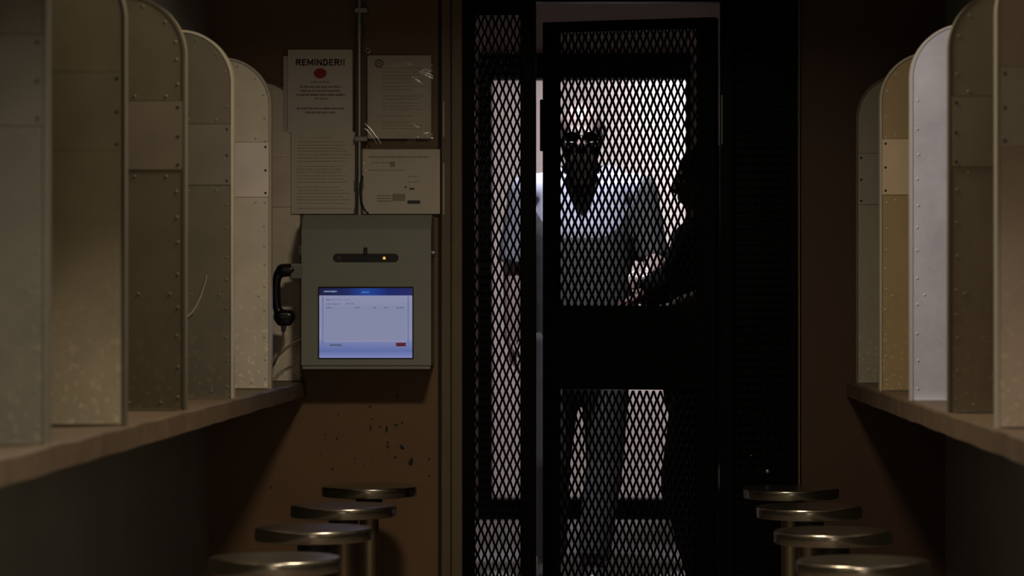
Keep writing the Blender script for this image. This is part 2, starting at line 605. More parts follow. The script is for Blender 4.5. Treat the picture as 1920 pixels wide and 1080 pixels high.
def partition(side, y, label, tone, band, edge, group, thick=0.034, plain=False, rivet=None, up=None):
    """side -1 left, +1 right; camera-side face at y - thick/2"""
    fx = -0.9425 if side < 0 else 0.7365
    D = abs((XL if side < 0 else XR) - fx) - 0.004
    t = thing('privacy_partition', (fx, y, SHELF + 0.001), label, 'partition', group)
    yf = y - thick / 2
    X = lambda u: fx + side * u
    def pr(name, pts, y0, y1, m):
        mb = MB().prism([(X(u), SHELF + 0.001 + z) for u, z in pts], 'y', y0, y1)
        return link(name, mb, m, t)
    pr('core', outline(D, 0, PH, 0.003), yf + 0.0025, y + thick / 2 - 0.002, tone)
    # edge trim: a bent strip following the aisle edge
    strip_o = outline(D, 0, PH, 0.0, 20)[1:]
    vs, fs = [], []
    strip_i = outline(D, 0, PH, 0.006, 20)[1:]
    for (u, z), (ui, zi) in zip(strip_o, strip_i):
        for (uu, zz, yy) in ((u, z, yf - 0.001), (u, z, y + thick / 2), (ui, zi, y + thick / 2), (ui, zi, yf - 0.001)):
            vs.append((X(uu), yy, SHELF + 0.001 + zz))
    n = len(strip_o)
    for i in range(n - 1):
        for k in range(4):
            fs.append((i * 4 + k, i * 4 + (k + 1) % 4, (i + 1) * 4 + (k + 1) % 4, (i + 1) * 4 + k))
    fs.append((0, 1, 2, 3)); fs.append(tuple((n - 1) * 4 + k for k in (3, 2, 1, 0)))
    link('edge_trim', MB().add(vs, fs), tone if k_plain(label) else edge, t)
    g = 0.0015
    if plain:
        pr('sheet', outline(D, 0.002, PH, 0.008), yf - 0.001, yf + 0.0025, tone)
    else:
        pr('lower_sheet', outline(D, 0.002, ZB0 - g, 0.008), yf, yf + 0.0025, tone)
        pr('middle_sheet', outline(D, ZB0, ZB1, 0.007), yf - 0.0015, yf + 0.0025, band)
        pr('upper_sheet', outline(D, ZB1 + g, PH, 0.008), yf, yf + 0.0025, up or tone)
    # foot flange on the counter
    mb = MB().box(min(X(0.01), X(D)), max(X(0.01), X(D)), yf - 0.016, yf, SHELF + 0.0006, SHELF + 0.004)
    link('foot_flange', mb, edge if plain else EDGE_D, t)
    # rivets along the aisle edge, the seams and the foot
    mb = MB()
    k = 0.03
    while k < PH - PR:
        mb.dome((X(0.018 + random.uniform(-0.002, 0.002)), yf + (-0.001 if plain else 0.0), SHELF + k), 0.0036, 0.0013)
        k += random.uniform(0.05, 0.075)
    for a in (110, 140, 165):
        u, z = PR + (PR - 0.018) * math.cos(R(a)), PH - PR + (PR - 0.018) * math.sin(R(a))
        mb.dome((X(u), yf, SHELF + z), 0.0036, 0.0013)
    for u in (0.055, 0.125, 0.2, 0.26):
        if u < D:
            mb.dome((X(u), yf, SHELF + 0.018), 0.0036, 0.0013)
            if not plain:
                for zz in (ZB0 - 0.014, ZB1 + 0.012):
                    mb.dome((X(u - 0.012), yf, SHELF + zz), 0.0036, 0.0013)
            mb.dome((X(u - 0.02), yf - (0.001 if plain else 0), SHELF + 0.26 * (EYE - SHELF) / 0.235), 0.0036, 0.0013)
    rv = link('rivets', mb, rivet or M_RIVET, t)
    rv['kind'] = 'stuff'
    if not plain:
        mb = MB()
        for z in (ZB0 + 0.012, ZB0 + 0.075, ZB1 - 0.012):
            mb.dome((X(0.016), yf - 0.0015, SHELF + z), 0.0036, 0.0012)
        sc = link('screw_holes', mb, M_CHIP, t)
        sc['kind'] = 'stuff'
    return t


M_RIVET = mat('worn_rivet', (0.42, 0.37, 0.28), 0.45)
def paint(name, c, **k):
    d = dict(rough=0.5, vary=0.13, scale=7, bump=0.03, speck=(min(1, c[0] * 1.45), min(1, c[1] * 1.45), min(1, c[2] * 1.4)),
             speck_scale=85, speck_amount=0.04, low=0.35)
    d.update(k)
    return mat(name, c, **d)


SP = 0.75                                   # booth pitch
GL, GR = 'privacy partitions on the left counter', 'privacy partitions on the right counter'
EDGE_T = mat('edge_trim_tan', (0.44, 0.39, 0.30), 0.4, vary=0.08)
EDGE_D = mat('edge_trim_olive', (0.135, 0.11, 0.075), 0.45, vary=0.08)
TONES = {'L1': (0.155, 0.138, 0.10), 'L2': (0.6, 0.505, 0.325), 'L3': (0.152, 0.124, 0.077), 'L4': (0.105, 0.089, 0.061), 'L5': (0.59, 0.52, 0.41), 'L6': (0.78, 0.66, 0.52), 'R1': (0.52, 0.39, 0.28), 'R2': (0.28, 0.23, 0.155), 'R3': (0.57, 0.57, 0.72), 'R4': (0.33, 0.235, 0.115), 'R5': (0.33, 0.29, 0.21)}
BANDS = {'L1': (0.162, 0.143, 0.107), 'L2': (0.58, 0.49, 0.33), 'L3': (0.21, 0.17, 0.125), 'L4': (0.125, 0.106, 0.08), 'L5': (0.72, 0.63, 0.56), 'L6': (0.78, 0.62, 0.51), 'R1': (0.54, 0.45, 0.33), 'R2': (0.30, 0.25, 0.17), 'R4': (0.56, 0.43, 0.28), 'R5': (0.34, 0.295, 0.22)}
DESCR = {
    'L6': ('thin tan partition against the end wall, behind the black phone handset', 11.04),
    'L5': ('bright tan riveted partition with pinkish band, just left of the hanging phone handset', 10.06),
    'L4': ('brown olive partition with pale edge and a cord loop, second in front of the handset', 9.05),
    'L3': ('darkest brown partition of the left counter, third in front of the phone handset', 8.03),
    'L2': ('blurred olive tan partition, second from the left edge of the photo', 7.03),
    'L1': ('pale grey beige blurred partition at the far left edge of the photo', 6.06),
    'R5': ('dim olive partition at the end wall side of right counter, nearest the dark gate', 10.80),
    'R4': ('yellowish tan riveted partition with pale band, second from the gate on right counter', 9.85),
    'R3': ('whitish lavender bare metal partition, brightest on the right counter', 8.85),
    'R2': ('dark brown partition just right of the whitish metal one', 7.85),
    'R1': ('pinkish brown blurred partition at the far right edge of the photo', 6.88)}
for k, (lab, yy) in DESCR.items():
    side = -1 if k[0] == 'L' else 1
    tone = paint('partition_paint_' + lab.split()[0] + k.lower(), TONES[k])
    if k == 'R3':
        tone = paint('bare_galvanised_sheet', TONES[k], rough=0.42, metal=0.0, vary=0.13, scale=11, low=1.2, speck_amount=0.0, speck=(0.66, 0.64, 0.68), speck_scale=90)
        partition(side, yy * SP, lab, tone, None, mat('bare_edge', (0.55, 0.53, 0.54), 0.4), GR, plain=True, rivet=tone)
        continue
    band = paint('partition_band_' + k.lower(), BANDS[k], speck_amount=0.0)
    th = 0.014 if k == 'L6' else 0.034
    y = YW - 0.008 if k == 'L6' else yy * SP
    partition(side, y, lab, tone, band, EDGE_T if k in ('L5', 'L4', 'R1', 'R4') else EDGE_D, GL if side < 0 else GR, th,
              rivet=None if k in ('L5', 'R4', 'R5') else tone)

# pale loop of cord in the bay behind the third partition
pts = []
for i in range(13):
    s = i / 12
    p = P(340 + 48 * s, 598 - 6 * s - 76 * s ** 2.4, 9.05 * SP - 0.0215)
    pts.append(p)
tag(link('cord', MB().tube(pts, [0.0038 * (1 - 0.6 * i / 12) for i in range(13)], 8), M_PALEWIRE, None, origin=pts[0]),
    'pale cord loop hanging in a booth, before the brown olive partition', 'cord')

# ------------------------------------------------------------------ booth windows on the side walls (behind the partitions)
M_GLASS = mat('booth_glass', (0.02, 0.022, 0.022), 0.08)
M_WFRAME = mat('window_frame_steel', (0.12, 0.11, 0.09), 0.5)
wn = 0
for side, ks in ((-1, (6.06, 7.03, 8.03, 9.05, 10.06)), (1, (6.88, 7.85, 8.85, 9.85))):
    for kk in ks:
        wn += 1
        y0, y1 = kk * SP + 0.09, kk * SP + SP - 0.09
        xw = XL if side < 0 else XR
        xa, xb = (xw, xw + 0.014) if side < 0 else (xw - 0.014, xw)
        mb = MB()
        mb.box(xa, xb, y0, y1, 0.86, 0.90); mb.box(xa, xb, y0, y1, 1.46, 1.50)
        mb.box(xa, xb, y0, y0 + 0.04, 0.90, 1.46); mb.box(xa, xb, y1 - 0.04, y1, 0.90, 1.46)
        o = struct('window_%d' % wn, mb, M_WFRAME)
        link('pane', MB().box(min(xw, xw - side * 0.006), max(xw, xw - side * 0.006), y0 + 0.04, y1 - 0.04, 0.90, 1.46), M_GLASS, o)

# ------------------------------------------------------------------ stools
def stool(px, y, py, width, label, group, src=[None]):
    c = P(px, py, y)
    c.z = 0.46
    r = 0.1405
    if src[0] is None:
        t = thing('stool', (c.x, c.y, 0), label, 'stool', group)
        z = 0.46
        link('seat', MB().lathe([(0.03, z - 0.031), (r - 0.014, z - 0.031), (r - 0.002, z - 0.029), (r, z - 0.026), (r, z - 0.005), (r - 0.0012, z - 0.002),
                                 (r - 0.004, z), (r - 0.03, z - 0.0006), (0.001, z - 0.002)], (c.x, c.y, 0), 64), M_STEEL, t)
        link('hub', MB().lathe([(0.032, z - 0.075), (0.038, z - 0.072), (0.040, z - 0.031), (0.03, z - 0.0305)], (c.x, c.y, 0), 32), M_HUB, t)
        link('post', MB().lathe([(0.0285, 0.006), (0.0285, z - 0.072)], (c.x, c.y, 0), 32), M_POST, t)
        fl = link('floor_flange', MB().lathe([(0.09, 0.0), (0.09, 0.006), (0.082, 0.010), (0.04, 0.012), (0.032, 0.02)], (c.x, c.y, 0), 32), M_POST, t)
        for a in range(4):
            link('bolt', MB().cyl((c.x + 0.066 * math.cos(a * 1.571 + .78), c.y + 0.066 * math.sin(a * 1.571 + .78), 0.008),
                                  (c.x + 0.066 * math.cos(a * 1.571 + .78), c.y + 0.066 * math.sin(a * 1.571 + .78), 0.018), 0.007, n=6, smooth=False), M_POST, fl)
        src[0] = t
        return t
    s = src[0]
    t = s.copy()
    COL.objects.link(t)
    t.location = (c.x, c.y, 0)
    tag(t, label, 'stool', group)
    for ch in s.children:
        d = ch.copy(); COL.objects.link(d); d.parent = t
        for g in ch.children:
            e = g.copy(); COL.objects.link(e); e.parent = d
    return t


GSL, GSR = 'fixed steel stools along the left counter', 'fixed steel stools along the right counter'
stool(692, 10.66 * SP, 911, 178, 'round steel stool nearest the end wall, below the kiosk', GSL)
stool(644, 9.63 * SP, 945, 200, 'round steel stool second from the end wall on the left side', GSL)
stool(588, 8.66 * SP, 988, 215, 'round steel stool third from the end wall on the left side', GSL)
stool(515, 7.65 * SP, 1045, 240, 'round steel stool with bluish sheen, nearest the camera on the left', GSL)
stool(1483, 10.54 * SP, 917, 165, 'round steel stool nearest the dark gate on the right side', GSR)
stool(1517, 9.58 * SP, 953, 195, 'round steel stool second from the gate on the right side', GSR)
stool(1562, 8.55 * SP, 997, 220, 'round steel stool third from the gate on the right side', GSR)
stool(1618, 7.55 * SP, 1052, 245, 'round steel stool nearest the camera on the right', GSR)

# ------------------------------------------------------------------ video visitation kiosk
YK = 8.14
def kp(px, py, y=YK): return P(px, py, y)
k0, k1 = kp(565, 685), kp(808, 430)
ztop = P(0, 403, 8.19).z
kz = thing('wall_kiosk', ((k0.x + k1.x) / 2, YW, k0.z), 'grey green metal video visiting kiosk with lit screen on the end wall', 'kiosk')
mb = MB()
prof = [(YK + 0.004, k0.z), (YK, k0.z + 0.004), (YK, k1.z), (8.19, ztop), (YW - 0.002, ztop), (YW - 0.002, k0.z)]
# a housing with a real opening for the screen: front built as four strips around it
sx0, sx1 = kp(596, 0).x, kp(775.5, 0).x
sz0, sz1 = kp(0, 673.5).z, kp(0, 537.5).z
front = MB()
front.box(k0.x, sx0, YK, YK + 0.02, k0.z, k1.z)
front.box(sx1, k1.x, YK, YK + 0.02, k0.z, k1.z)
front.box(sx0, sx1, YK, YK + 0.02, k0.z, sz0)
front.box(sx0, sx1, YK, YK + 0.02, sz1, k1.z)
link('front_plate', front, M_KIOSK, kz)
link('housing', MB().prism([(YK + 0.02, k0.z), (YK + 0.02, k1.z), (YK, k1.z), (8.19, ztop), (YW - 0.002, ztop), (YW - 0.002, k0.z)], 'x', k0.x, k1.x), M_KIOSK, kz)
link('bottom_lip', MB().box(k0.x + 0.002, k1.x - 0.002, YK + 0.004, YK + 0.03, k0.z - 0.012, k0.z, 0.002), M_KIOSK, kz)
# camera slot: stadium shape
def stadium(x0, x1, z0, z1, seg=8):
    r = (z1 - z0) / 2
    zc = (z0 + z1) / 2
    p = []
    for k in range(seg + 1):
        a = -math.pi / 2 + math.pi * k / seg
        p.append((x1 - r + r * math.cos(a), zc + r * math.sin(a)))
    for k in range(seg + 1):
        a = math.pi / 2 + math.pi * k / seg
        p.append((x0 + r + r * math.cos(a), zc + r * math.sin(a)))
    return p
a, b_ = kp(624.5, 491.5), kp(747.5, 475.5)
sl = link('camera_slot', MB().prism(stadium(a.x, b_.x, a.z, b_.z), 'y', YK - 0.0016, YK + 0.001), M_DARK, kz)
tag(sl, 'dark rounded camera slot above the screen')
cl = kp(686, 484)
link('camera_lens', MB().cyl((cl.x, YK - 0.003, cl.z), (cl.x, YK - 0.001, cl.z), 0.008, n=20), M_HANDSET, sl)
cl = kp(636, 484)
link('speaker_hole', MB().cyl((cl.x, YK - 0.0024, cl.z), (cl.x, YK - 0.001, cl.z), 0.007, n=16), mat('slot_ring', (0.05, 0.045, 0.03), 0.4), sl)
cl = kp(720.5, 484)
link('status_light', MB().dome((cl.x, YK - 0.0014, cl.z), 0.0048, 0.002), emit('amber_led', (1.0, 0.55, 0.12), 0.9), sl)
a, b_ = kp(682, 477), kp(689, 464)
link('slot_clip', MB().box(a.x, b_.x, YK - 0.006, YK + 0.001, a.z, b_.z, 0.001), M_DARK, kz)
# screen
scr = MB()
scr.box(sx0, sx1, YK + 0.001, YK + 0.019, sz0, sz1)
M_BEZEL = mat('screen_bezel', (0.004, 0.004, 0.010), 0.3)
so = link('screen', scr, M_BEZEL, kz)
def sp_(px, py): return kp(px, py)
def patch(name, x0, y0, x1, y1, m, lvl=0):
    a, b = sp_(x0, y1), sp_(x1, y0)
    yy = YK + 0.0006 - lvl * 0.00025
    return link(name, MB().box(a.x, b.x, yy, YK + 0.0015, a.z, b.z), m, so)
def screen_mat():
    m = bpy.data.materials.new('screen_body_glow')
    m.use_nodes = True
    N, L = m.node_tree.nodes, m.node_tree.links
    b = N['Principled BSDF']
    b.inputs['Base Color'].default_value = (0.01, 0.01, 0.01, 1)
    tc = N.new('ShaderNodeTexCoord')
    cr = N.new('ShaderNodeValToRGB')
    sx = N.new('ShaderNodeSeparateXYZ')
    L.new(tc.outputs['Generated'], sx.inputs[0])
    L.new(sx.outputs[2], cr.inputs[0])
    e = cr.color_ramp.elements
    e[0].position, e[0].color = 0.0, (*srgb(122, 128, 182), 1)
    e[1].position, e[1].color = 1.0, (*srgb(140, 140, 168), 1)
    for p_, c_ in ((0.10, (88, 104, 160)), (0.22, (112, 122, 168)), (0.28, (132, 134, 166)), (0.7, (126, 132, 164))):
        k_ = cr.color_ramp.elements.new(p_)
        k_.color = (*srgb(*c_), 1)
    L.new(cr.outputs[0], b.inputs['Emission Color'])
    b.inputs['Emission Strength'].default_value = 1.0
    return m
def header_mat():
    m = bpy.data.materials.new('screen_header_glow')
    m.use_nodes = True
    N, L = m.node_tree.nodes, m.node_tree.links
    b = N['Principled BSDF']
    b.inputs['Base Color'].default_value = (0.01, 0.01, 0.01, 1)
    tc = N.new('ShaderNodeTexCoord')
    cr = N.new('ShaderNodeValToRGB')
    sx = N.new('ShaderNodeSeparateXYZ')
    L.new(tc.outputs['Generated'], sx.inputs[0])
    L.new(sx.outputs[0], cr.inputs[0])
    e = cr.color_ramp.elements
    e[0].position, e[0].color = 0.0, (*srgb(22, 24, 58), 1)
    e[1].position, e[1].color = 1.0, (*srgb(28, 34, 92), 1)
    for p_, c_ in ((0.30, (22, 34, 88)), (0.5, (24, 62, 142)), (0.62, (20, 50, 128)), (0.75, (18, 32, 96))):
        k_ = cr.color_ramp.elements.new(p_)
        k_.color = (*srgb(*c_), 1)
    L.new(cr.outputs[0], b.inputs['Emission Color'])
    b.inputs['Emission Strength'].default_value = 1.0
    return m
patch('display', 598.5, 540.5, 773, 671, screen_mat(), 0)
patch('header_bar', 598.5, 540.5, 773, 554, header_mat(), 1)
E_PALE = emit('screen_pale', srgb(142, 142, 172))
E_GREY = emit('screen_grey_text', srgb(100, 104, 140))
E_LINE = emit('screen_border', srgb(104, 112, 158))
patch('table_area', 608, 574, 761, 639, emit('screen_table', srgb(126, 131, 161)), 1)
patch('side_rule', 604, 556, 606.5, 650, E_LINE, 1)
patch('side_rule', 764, 556, 766.5, 650, E_LINE, 1)
patch('rule', 608, 639, 761, 640.5, E_PALE, 1)
E_TXT = emit('screen_header_text', srgb(110, 122, 156))
def words(parent_patch, x0, x1, y, h, m, lvl, wmin=4, wmax=10, gap=2.0, name='text_line'):
    mb = MB()
    x = x0
    yy = YK + 0.0006 - lvl * 0.00025
    while x < x1:
        ww = min(random.uniform(wmin, wmax), x1 - x)
        hh = h * random.uniform(0.75, 1.0)
        a, b = sp_(x, y + hh / 2), sp_(x + ww, y - hh / 2)
        mb.box(a.x, b.x, yy, YK + 0.0015, a.z, b.z)
        x += ww + gap
    return link(name, mb, m, so)
words(None, 607, 632, 546.5, 3.2, E_TXT, 2, 8, 14, 1)
words(None, 678, 692, 548, 2.6, emit('screen_blue_text', srgb(70, 120, 180)), 2, 6, 9, 1)
words(None, 612, 619, 562, 3.0, E_GREY, 2, 7, 8)
words(None, 620, 655, 562, 1.6, E_LINE, 2)
words(None, 612, 638, 570, 2.4, E_GREY, 2)
words(None, 649, 664, 569.5, 2.4, E_GREY, 2)
for xa, xb in ((612, 622), (664, 674), (699, 706), (720, 727), (743, 757)):
    words(None, xa, xb, 577, 2.6, E_GREY, 2, 5, 14, 1)
words(None, 618, 641, 647, 4.0, emit('screen_button_grey', srgb(84, 90, 118)), 2, 20, 24, 1, 'grey_button')
patch('red_button', 742.5, 642.5, 761, 649.5, emit('screen_red_button', srgb(92, 30, 44)), 2)
words(None, 746, 758, 646, 2.2, emit('screen_red_text', srgb(60, 20, 32)), 3, 5, 8, 1)
# side locks
lk = kp(0, 474)
link('lock', MB().cyl((k1.x, YK + 0.05, lk.z), (k1.x + 0.010, YK + 0.05, lk.z), 0.011, n=16), M_GALV, kz)
lk = kp(0, 467)
link('side_bracket', MB().box(k0.x - 0.010, k0.x, YK + 0.02, YK + 0.05, lk.z - 0.02, lk.z + 0.012, 0.002), M_GALV, kz)
# cradle that carries the handset
cr0 = kp(551, 505)
mb = MB().box(cr0.x - 0.012, k0.x, YK - 0.0, YK + 0.05, cr0.z - 0.030, cr0.z + 0.018, 0.004)
link('handset_cradle', mb, M_GALV, kz)

# handset
HY = 8.155
def hp(px, py): return P(px, py, HY)
hs = thing('phone_handset', hp(530, 612), 'black telephone handset hanging at the left side of the kiosk', 'phone handset')
vols = []
chain = [(541, 502), (528, 504), (521, 514), (517.5, 532), (517, 555), (519, 574), (523, 589), (530, 598)]
for (a, b_) in zip(chain[:-1], chain[1:]):
    vols.append(capsule(hp(*a), hp(*b_), (0.0135, 0.016), (0.0135, 0.016), (1, 0, 0)))
vols.append(capsule(hp(530, 507), hp(546, 506), (0.021, 0.021), (0.019, 0.019)))
vols.append(capsule(hp(527, 594), hp(541, 593), (0.024, 0.024), (0.021, 0.021)))
vols.append(capsule(hp(526, 603), hp(541, 604), (0.014, 0.02), (0.012, 0.018)))
fuse('handset_body', vols, 0.0035, M_HANDSET, hs, 5)
a = hp(529, 590); b_ = hp(541, 587)
link('label_strip', MB().box(a.x, b_.x, HY - 0.0265, HY - 0.020, a.z, a.z + 0.004, 0.0006), M_GALV, hs)
cpts = [hp(532, 608), hp(531.5, 620), hp(530, 636), hp(526, 655), hp(519, 672), hp(511, 687), hp(503, 700)]
sleeve = link('strain_relief', MB().cyl(hp(532, 606), hp(531.5, 622), 0.010, 0.006, 12), mat('bluish_rubber', (0.05, 0.055, 0.07), 0.5), hs)
loop = cpts[1:] + [hp(499, 703) + Vector((0, -0.01, 0)), hp(500, 698) + Vector((0, -0.02, 0)), hp(511, 683) + Vector((0, -0.02, 0)),
                   hp(524, 666) + Vector((0, -0.018, 0)), hp(536, 654) + Vector((0, -0.012, 0)), hp(550, 643), hp(566.5, 633.5)]
link('armoured_cord', MB().tube(loop, 0.0036, 8), M_WIRE, hs)

# ------------------------------------------------------------------ notices, sleeves, conduit
YN = YW - 0.0185
def np_(px, py, y=YN): return P(px, py, y)
def notice(name, x0, y0, x1, y1, m, label, cat='notice', yoff=0.0, curl=0.004):
    a, b = np_(x0, y1, YN - yoff), np_(x1, y0, YN - yoff)
    t = thing(name, ((a.x + b.x) / 2, YN - yoff, a.z), label, cat, 'notices taped above the kiosk')
    # sheet with a little waviness, real thickness
    nx, nz = 10, 12
    vs, fs = [], []
    ph = random.uniform(0, 6)
    for side in (0, 1):
        for j in range(nz + 1):
            for i in range(nx + 1):
                u, v = i / nx, j / nz
                y = YN - yoff - 0.0008 - curl * 0.25 * (math.sin(u * 5 + ph) * math.sin(v * 4 + ph) * 0.5 + 0.5) * (abs(u - .5) * 1.3) + side * 0.0008
                vs.append((a.x + (b.x - a.x) * u, y, a.z + (b.z - a.z) * v))
    n1 = (nx + 1) * (nz + 1)
    for j in range(nz):
        for i in range(nx):
            q = j * (nx + 1) + i
            fs.append((q, q + 1, q + nx + 2, q + nx + 1))
            fs.append((n1 + q, n1 + q + nx + 1, n1 + q + nx + 2, n1 + q + 1))
    rim = [i for i in range(nx + 1)] + [(j + 1) * (nx + 1) - 1 for j in range(1, nz + 1)] + \
          [nz * (nx + 1) + i for i in range(nx - 1, -1, -1)] + [j * (nx + 1) for j in range(nz - 1, 0, -1)]
    for i, q in enumerate(rim):
        q2 = rim[(i + 1) % len(rim)]
        fs.append((q, n1 + q, n1 + q2, q2))
    link('sheet', MB().add(vs, fs, False), m, t)
    t['_y'] = YN - yoff - 0.0008 - curl * 0.16
    return t
def print_lines(t, lines, m, name='printed_lines'):
    """lines too blurred to read: rows of dark word-length marks"""
    mb = MB()
    for x0, x1, y, h, wmin, wmax, gap in lines:
        x = x0
        while x < x1:
            ww = min(random.uniform(wmin, wmax), x1 - x)
            hh = h * random.uniform(0.8, 1.0)
            a, b = np_(x, y + hh / 2), np_(x + ww, y - hh / 2)
            mb.box(a.x, b.x, t['_y'] - 0.0004, t['_y'] + 0.0012, a.z, b.z)
            x += ww + gap
    o = link(name, mb, m, t)
    o['kind'] = 'stuff'
    return o


n0 = notice('clear_sleeve', 531, 105, 545, 246, mat('sleeve_edge_plastic', (0.55, 0.48, 0.40), 0.3),
            'narrow strip of a clear sleeve sticking out left of the reminder notice', yoff=-0.003)
n1 = notice('reminder_notice', 540, 93, 661, 249, M_PAPER, 'white paper notice headed REMINDER with a red dot')
yk = n1['_y'] - 0.0002
# bold block capitals, cut stroke by stroke
GLYPH = {'R': (0.74, [[(0, 0), (0, 1), (.44, 1), (.62, .93), (.68, .76), (.62, .58), (.44, .5), (0, .5)], [(.34, .5), (.72, 0)]]),
         'E': (0.66, [[(.62, 0), (0, 0), (0, 1), (.62, 1)], [(0, .52), (.54, .52)]]),
         'M': (0.92, [[(0, 0), (0, 1), (.44, .22), (.88, 1), (.88, 0)]]),
         'I': (0.12, [[(.04, 0), (.04, 1)]]),
         'N': (0.76, [[(0, 0), (0, 1), (.7, 0), (.7, 1)]]),
         'D': (0.76, [[(0, 0), (0, 1), (.34, 1), (.58, .88), (.70, .5), (.58, .12), (.34, 0), (0, 0)]]),
         '!': (0.12, [[(.04, .34), (.04, 1)], [(.04, 0), (.04, .07)]])}
CAP, STW, GAPW = 0.0162, 0.0042, 0.0062
tw_ = sum(GLYPH[c][0] * CAP + GAPW for c in 'REMINDER!!') - GAPW
hx_, hz_ = (601 - VX) * YN / FPX - tw_ / 2, np_(0, 117).z - CAP / 2
hm = MB()
for c in 'REMINDER!!':
    wd_, strokes = GLYPH[c]
    for st in strokes:
        for (a0, b0), (a1, b1) in zip(st[:-1], st[1:]):
            p0, p1 = Vector((hx_ + a0 * CAP, hz_ + b0 * CAP)), Vector((hx_ + a1 * CAP, hz_ + b1 * CAP))
            d_ = (p1 - p0).normalized() * STW / 2
            n_ = Vector((-d_.y, d_.x))
            p0, p1 = p0 - d_ * 0.7, p1 + d_ * 0.7
            hm.prism([tuple(p0 - n_), tuple(p1 - n_), tuple(p1 + n_), tuple(p0 + n_)], 'y', yk - 0.0005, yk + 0.0014)
    hx_ += wd_ * CAP + GAPW
link('heading', hm, M_INK, n1)
pc = np_(600.5, 137.5)
mb = MB()
vs = [(pc.x + 0.0195 * math.cos(k * math.pi / 16), pc.z + 0.0155 * math.sin(k * math.pi / 16)) for k in range(32)]
mb.prism(vs, 'y', yk - 0.0006, yk + 0.0016)
tag(link('red_dot', mb, M_RED, n1), 'red printed dot')
print_lines(n1, [(583, 619, 154, 3, 3, 6, 1.5), (562, 640, 163, 3.6, 5, 14, 1.6), (563, 638, 170.5, 3.6, 5, 14, 1.6), (556, 647, 178, 3.8, 5, 15, 1.6),
                 (589, 615, 185, 3, 4, 9, 1.6), (556, 646, 203.5, 3.8, 5, 14, 1.6), (573, 629, 211, 3.6, 5, 12, 1.8)], M_INK2)
n2 = notice('notice', 546, 247, 666, 401, M_PAPER2, 'cream paper of dense small print below the reminder notice', yoff=0.003)
rows = [(583, 622, 258, 2.0, 4, 9, 1.5)]
y = 266
while y < 392:
    rows.append((556 + random.uniform(-1, 4), 652 + random.uniform(-14, 8), y, 1.9, 4, 16, 1.6))
    y += random.choice((5.5, 6, 6.5, 9.5))
print_lines(n2, rows, mat('pale_faded_ink', (0.46, 0.40, 0.31), 0.8))
n3 = notice('notice', 689, 104, 808.5, 260, M_PAPER, 'printed letter in a shiny crumpled clear sleeve, right of the conduit')
rows = []
y = 128
while y < 248:
    rows.append((716, random.uniform(770, 798), y, 1.8, 5, 18, 1.8))
    y += random.choice((6, 7, 12))
print_lines(n3, rows, mat('letter_faded_ink', (0.50, 0.45, 0.38), 0.8))
mb = MB()
c0 = np_(711, 119)
mb2 = []
for k in range(24):
    t_ = 2 * math.pi * k / 24
    mb2.append(Vector((c0.x + 0.0105 * math.cos(t_), n3['_y'] - 0.0002, c0.z + 0.0105 * math.sin(t_))))
mb.tube(mb2 + [mb2[0]], 0.003, 6)
mb.cyl((c0.x, n3['_y'] - 0.0006, c0.z), (c0.x, n3['_y'] + 0.001, c0.z), 0.004, n=12)
tag(link('seal_print', mb, M_INK2, n3), 'round grey seal printed top left')
# crumpled clear film in front of the letter
def film_mat():
    m = bpy.data.materials.new('clear_film')
    m.use_nodes = True
    N, L = m.node_tree.nodes, m.node_tree.links
    N.remove(N['Principled BSDF'])
    out = N['Material Output']
    tr_ = N.new('ShaderNodeBsdfTransparent')
    tr_.inputs[0].default_value = (0.90, 0.89, 0.87, 1)
    gl = N.new('ShaderNodeBsdfGlossy')
    gl.inputs['Roughness'].default_value = 0.12
    mx = N.new('ShaderNodeMixShader')
    fr = N.new('ShaderNodeFresnel')
    fr.inputs[0].default_value = 1.5
    L.new(fr.outputs[0], mx.inputs[0])
    L.new(tr_.outputs[0], mx.inputs[1])
    L.new(gl.outputs[0], mx.inputs[2])
    L.new(mx.outputs[0], out.inputs[0])
    return m
def film(t, x0, y0, x1, y1, seed):
    rnd = random.Random(seed)
    a, b = np_(x0, y1), np_(x1, y0)
    nx, nz = 40, 48
    folds = [(rnd.uniform(0, 1), rnd.uniform(0, 1), rnd.uniform(-0.8, 0.8), rnd.uniform(0.02, 0.05), rnd.uniform(0.001, 0.004)) for _ in range(7)]
    folds += [(0.05, 0.12, 0.9, 0.05, 0.006), (0.75, 0.80, 0.35, 0.03, 0.005), (0.7, 0.9, 0.05, 0.02, 0.004), (0.3, 0.25, 0.15, 0.04, 0.004), (0.6, 0.48, 0.2, 0.03, 0.003)]
    vs, fs = [], []
    for j in range(nz + 1):
        for i in range(nx + 1):
            u, v = i / nx, j / nz
            y = 0.0025
            for (cu, cv, sl_, wd, hh) in folds:
                dd = (v - cv) + sl_ * (u - cu) + 0.25 * (u - cu) ** 2
                fall = math.exp(-((u - cu) / 0.28) ** 2)
                y += hh * fall * math.exp(-(dd / wd) ** 2)
            vs.append((a.x + (b.x - a.x) * u, t['_y'] - 0.001 - y, a.z + (b.z - a.z) * v))
    for j in range(nz):
        for i in range(nx):
            q = j * (nx + 1) + i
            fs.append((q, q + 1, q + nx + 2, q + nx + 1))
    return link('clear_film', MB().add(vs, fs, True), film_mat(), t)
film(n3, 684, 99, 812, 270, 5)
hk = np_(690.5, 95)
ring = [Vector((hk.x + 0.006 * math.cos(k * .5236), n3['_y'] - 0.004, hk.z + 0.008 * math.sin(k * .5236))) for k in range(13)]
link('ring_hook', MB().tube(ring, 0.0016, 6), M_BRIGHTSTEEL, n3)
n4 = notice('notice', 677, 280, 825, 401, M_PAPER2, 'cream form with small table and dark stamps, above the kiosk on the right', yoff=0.002)
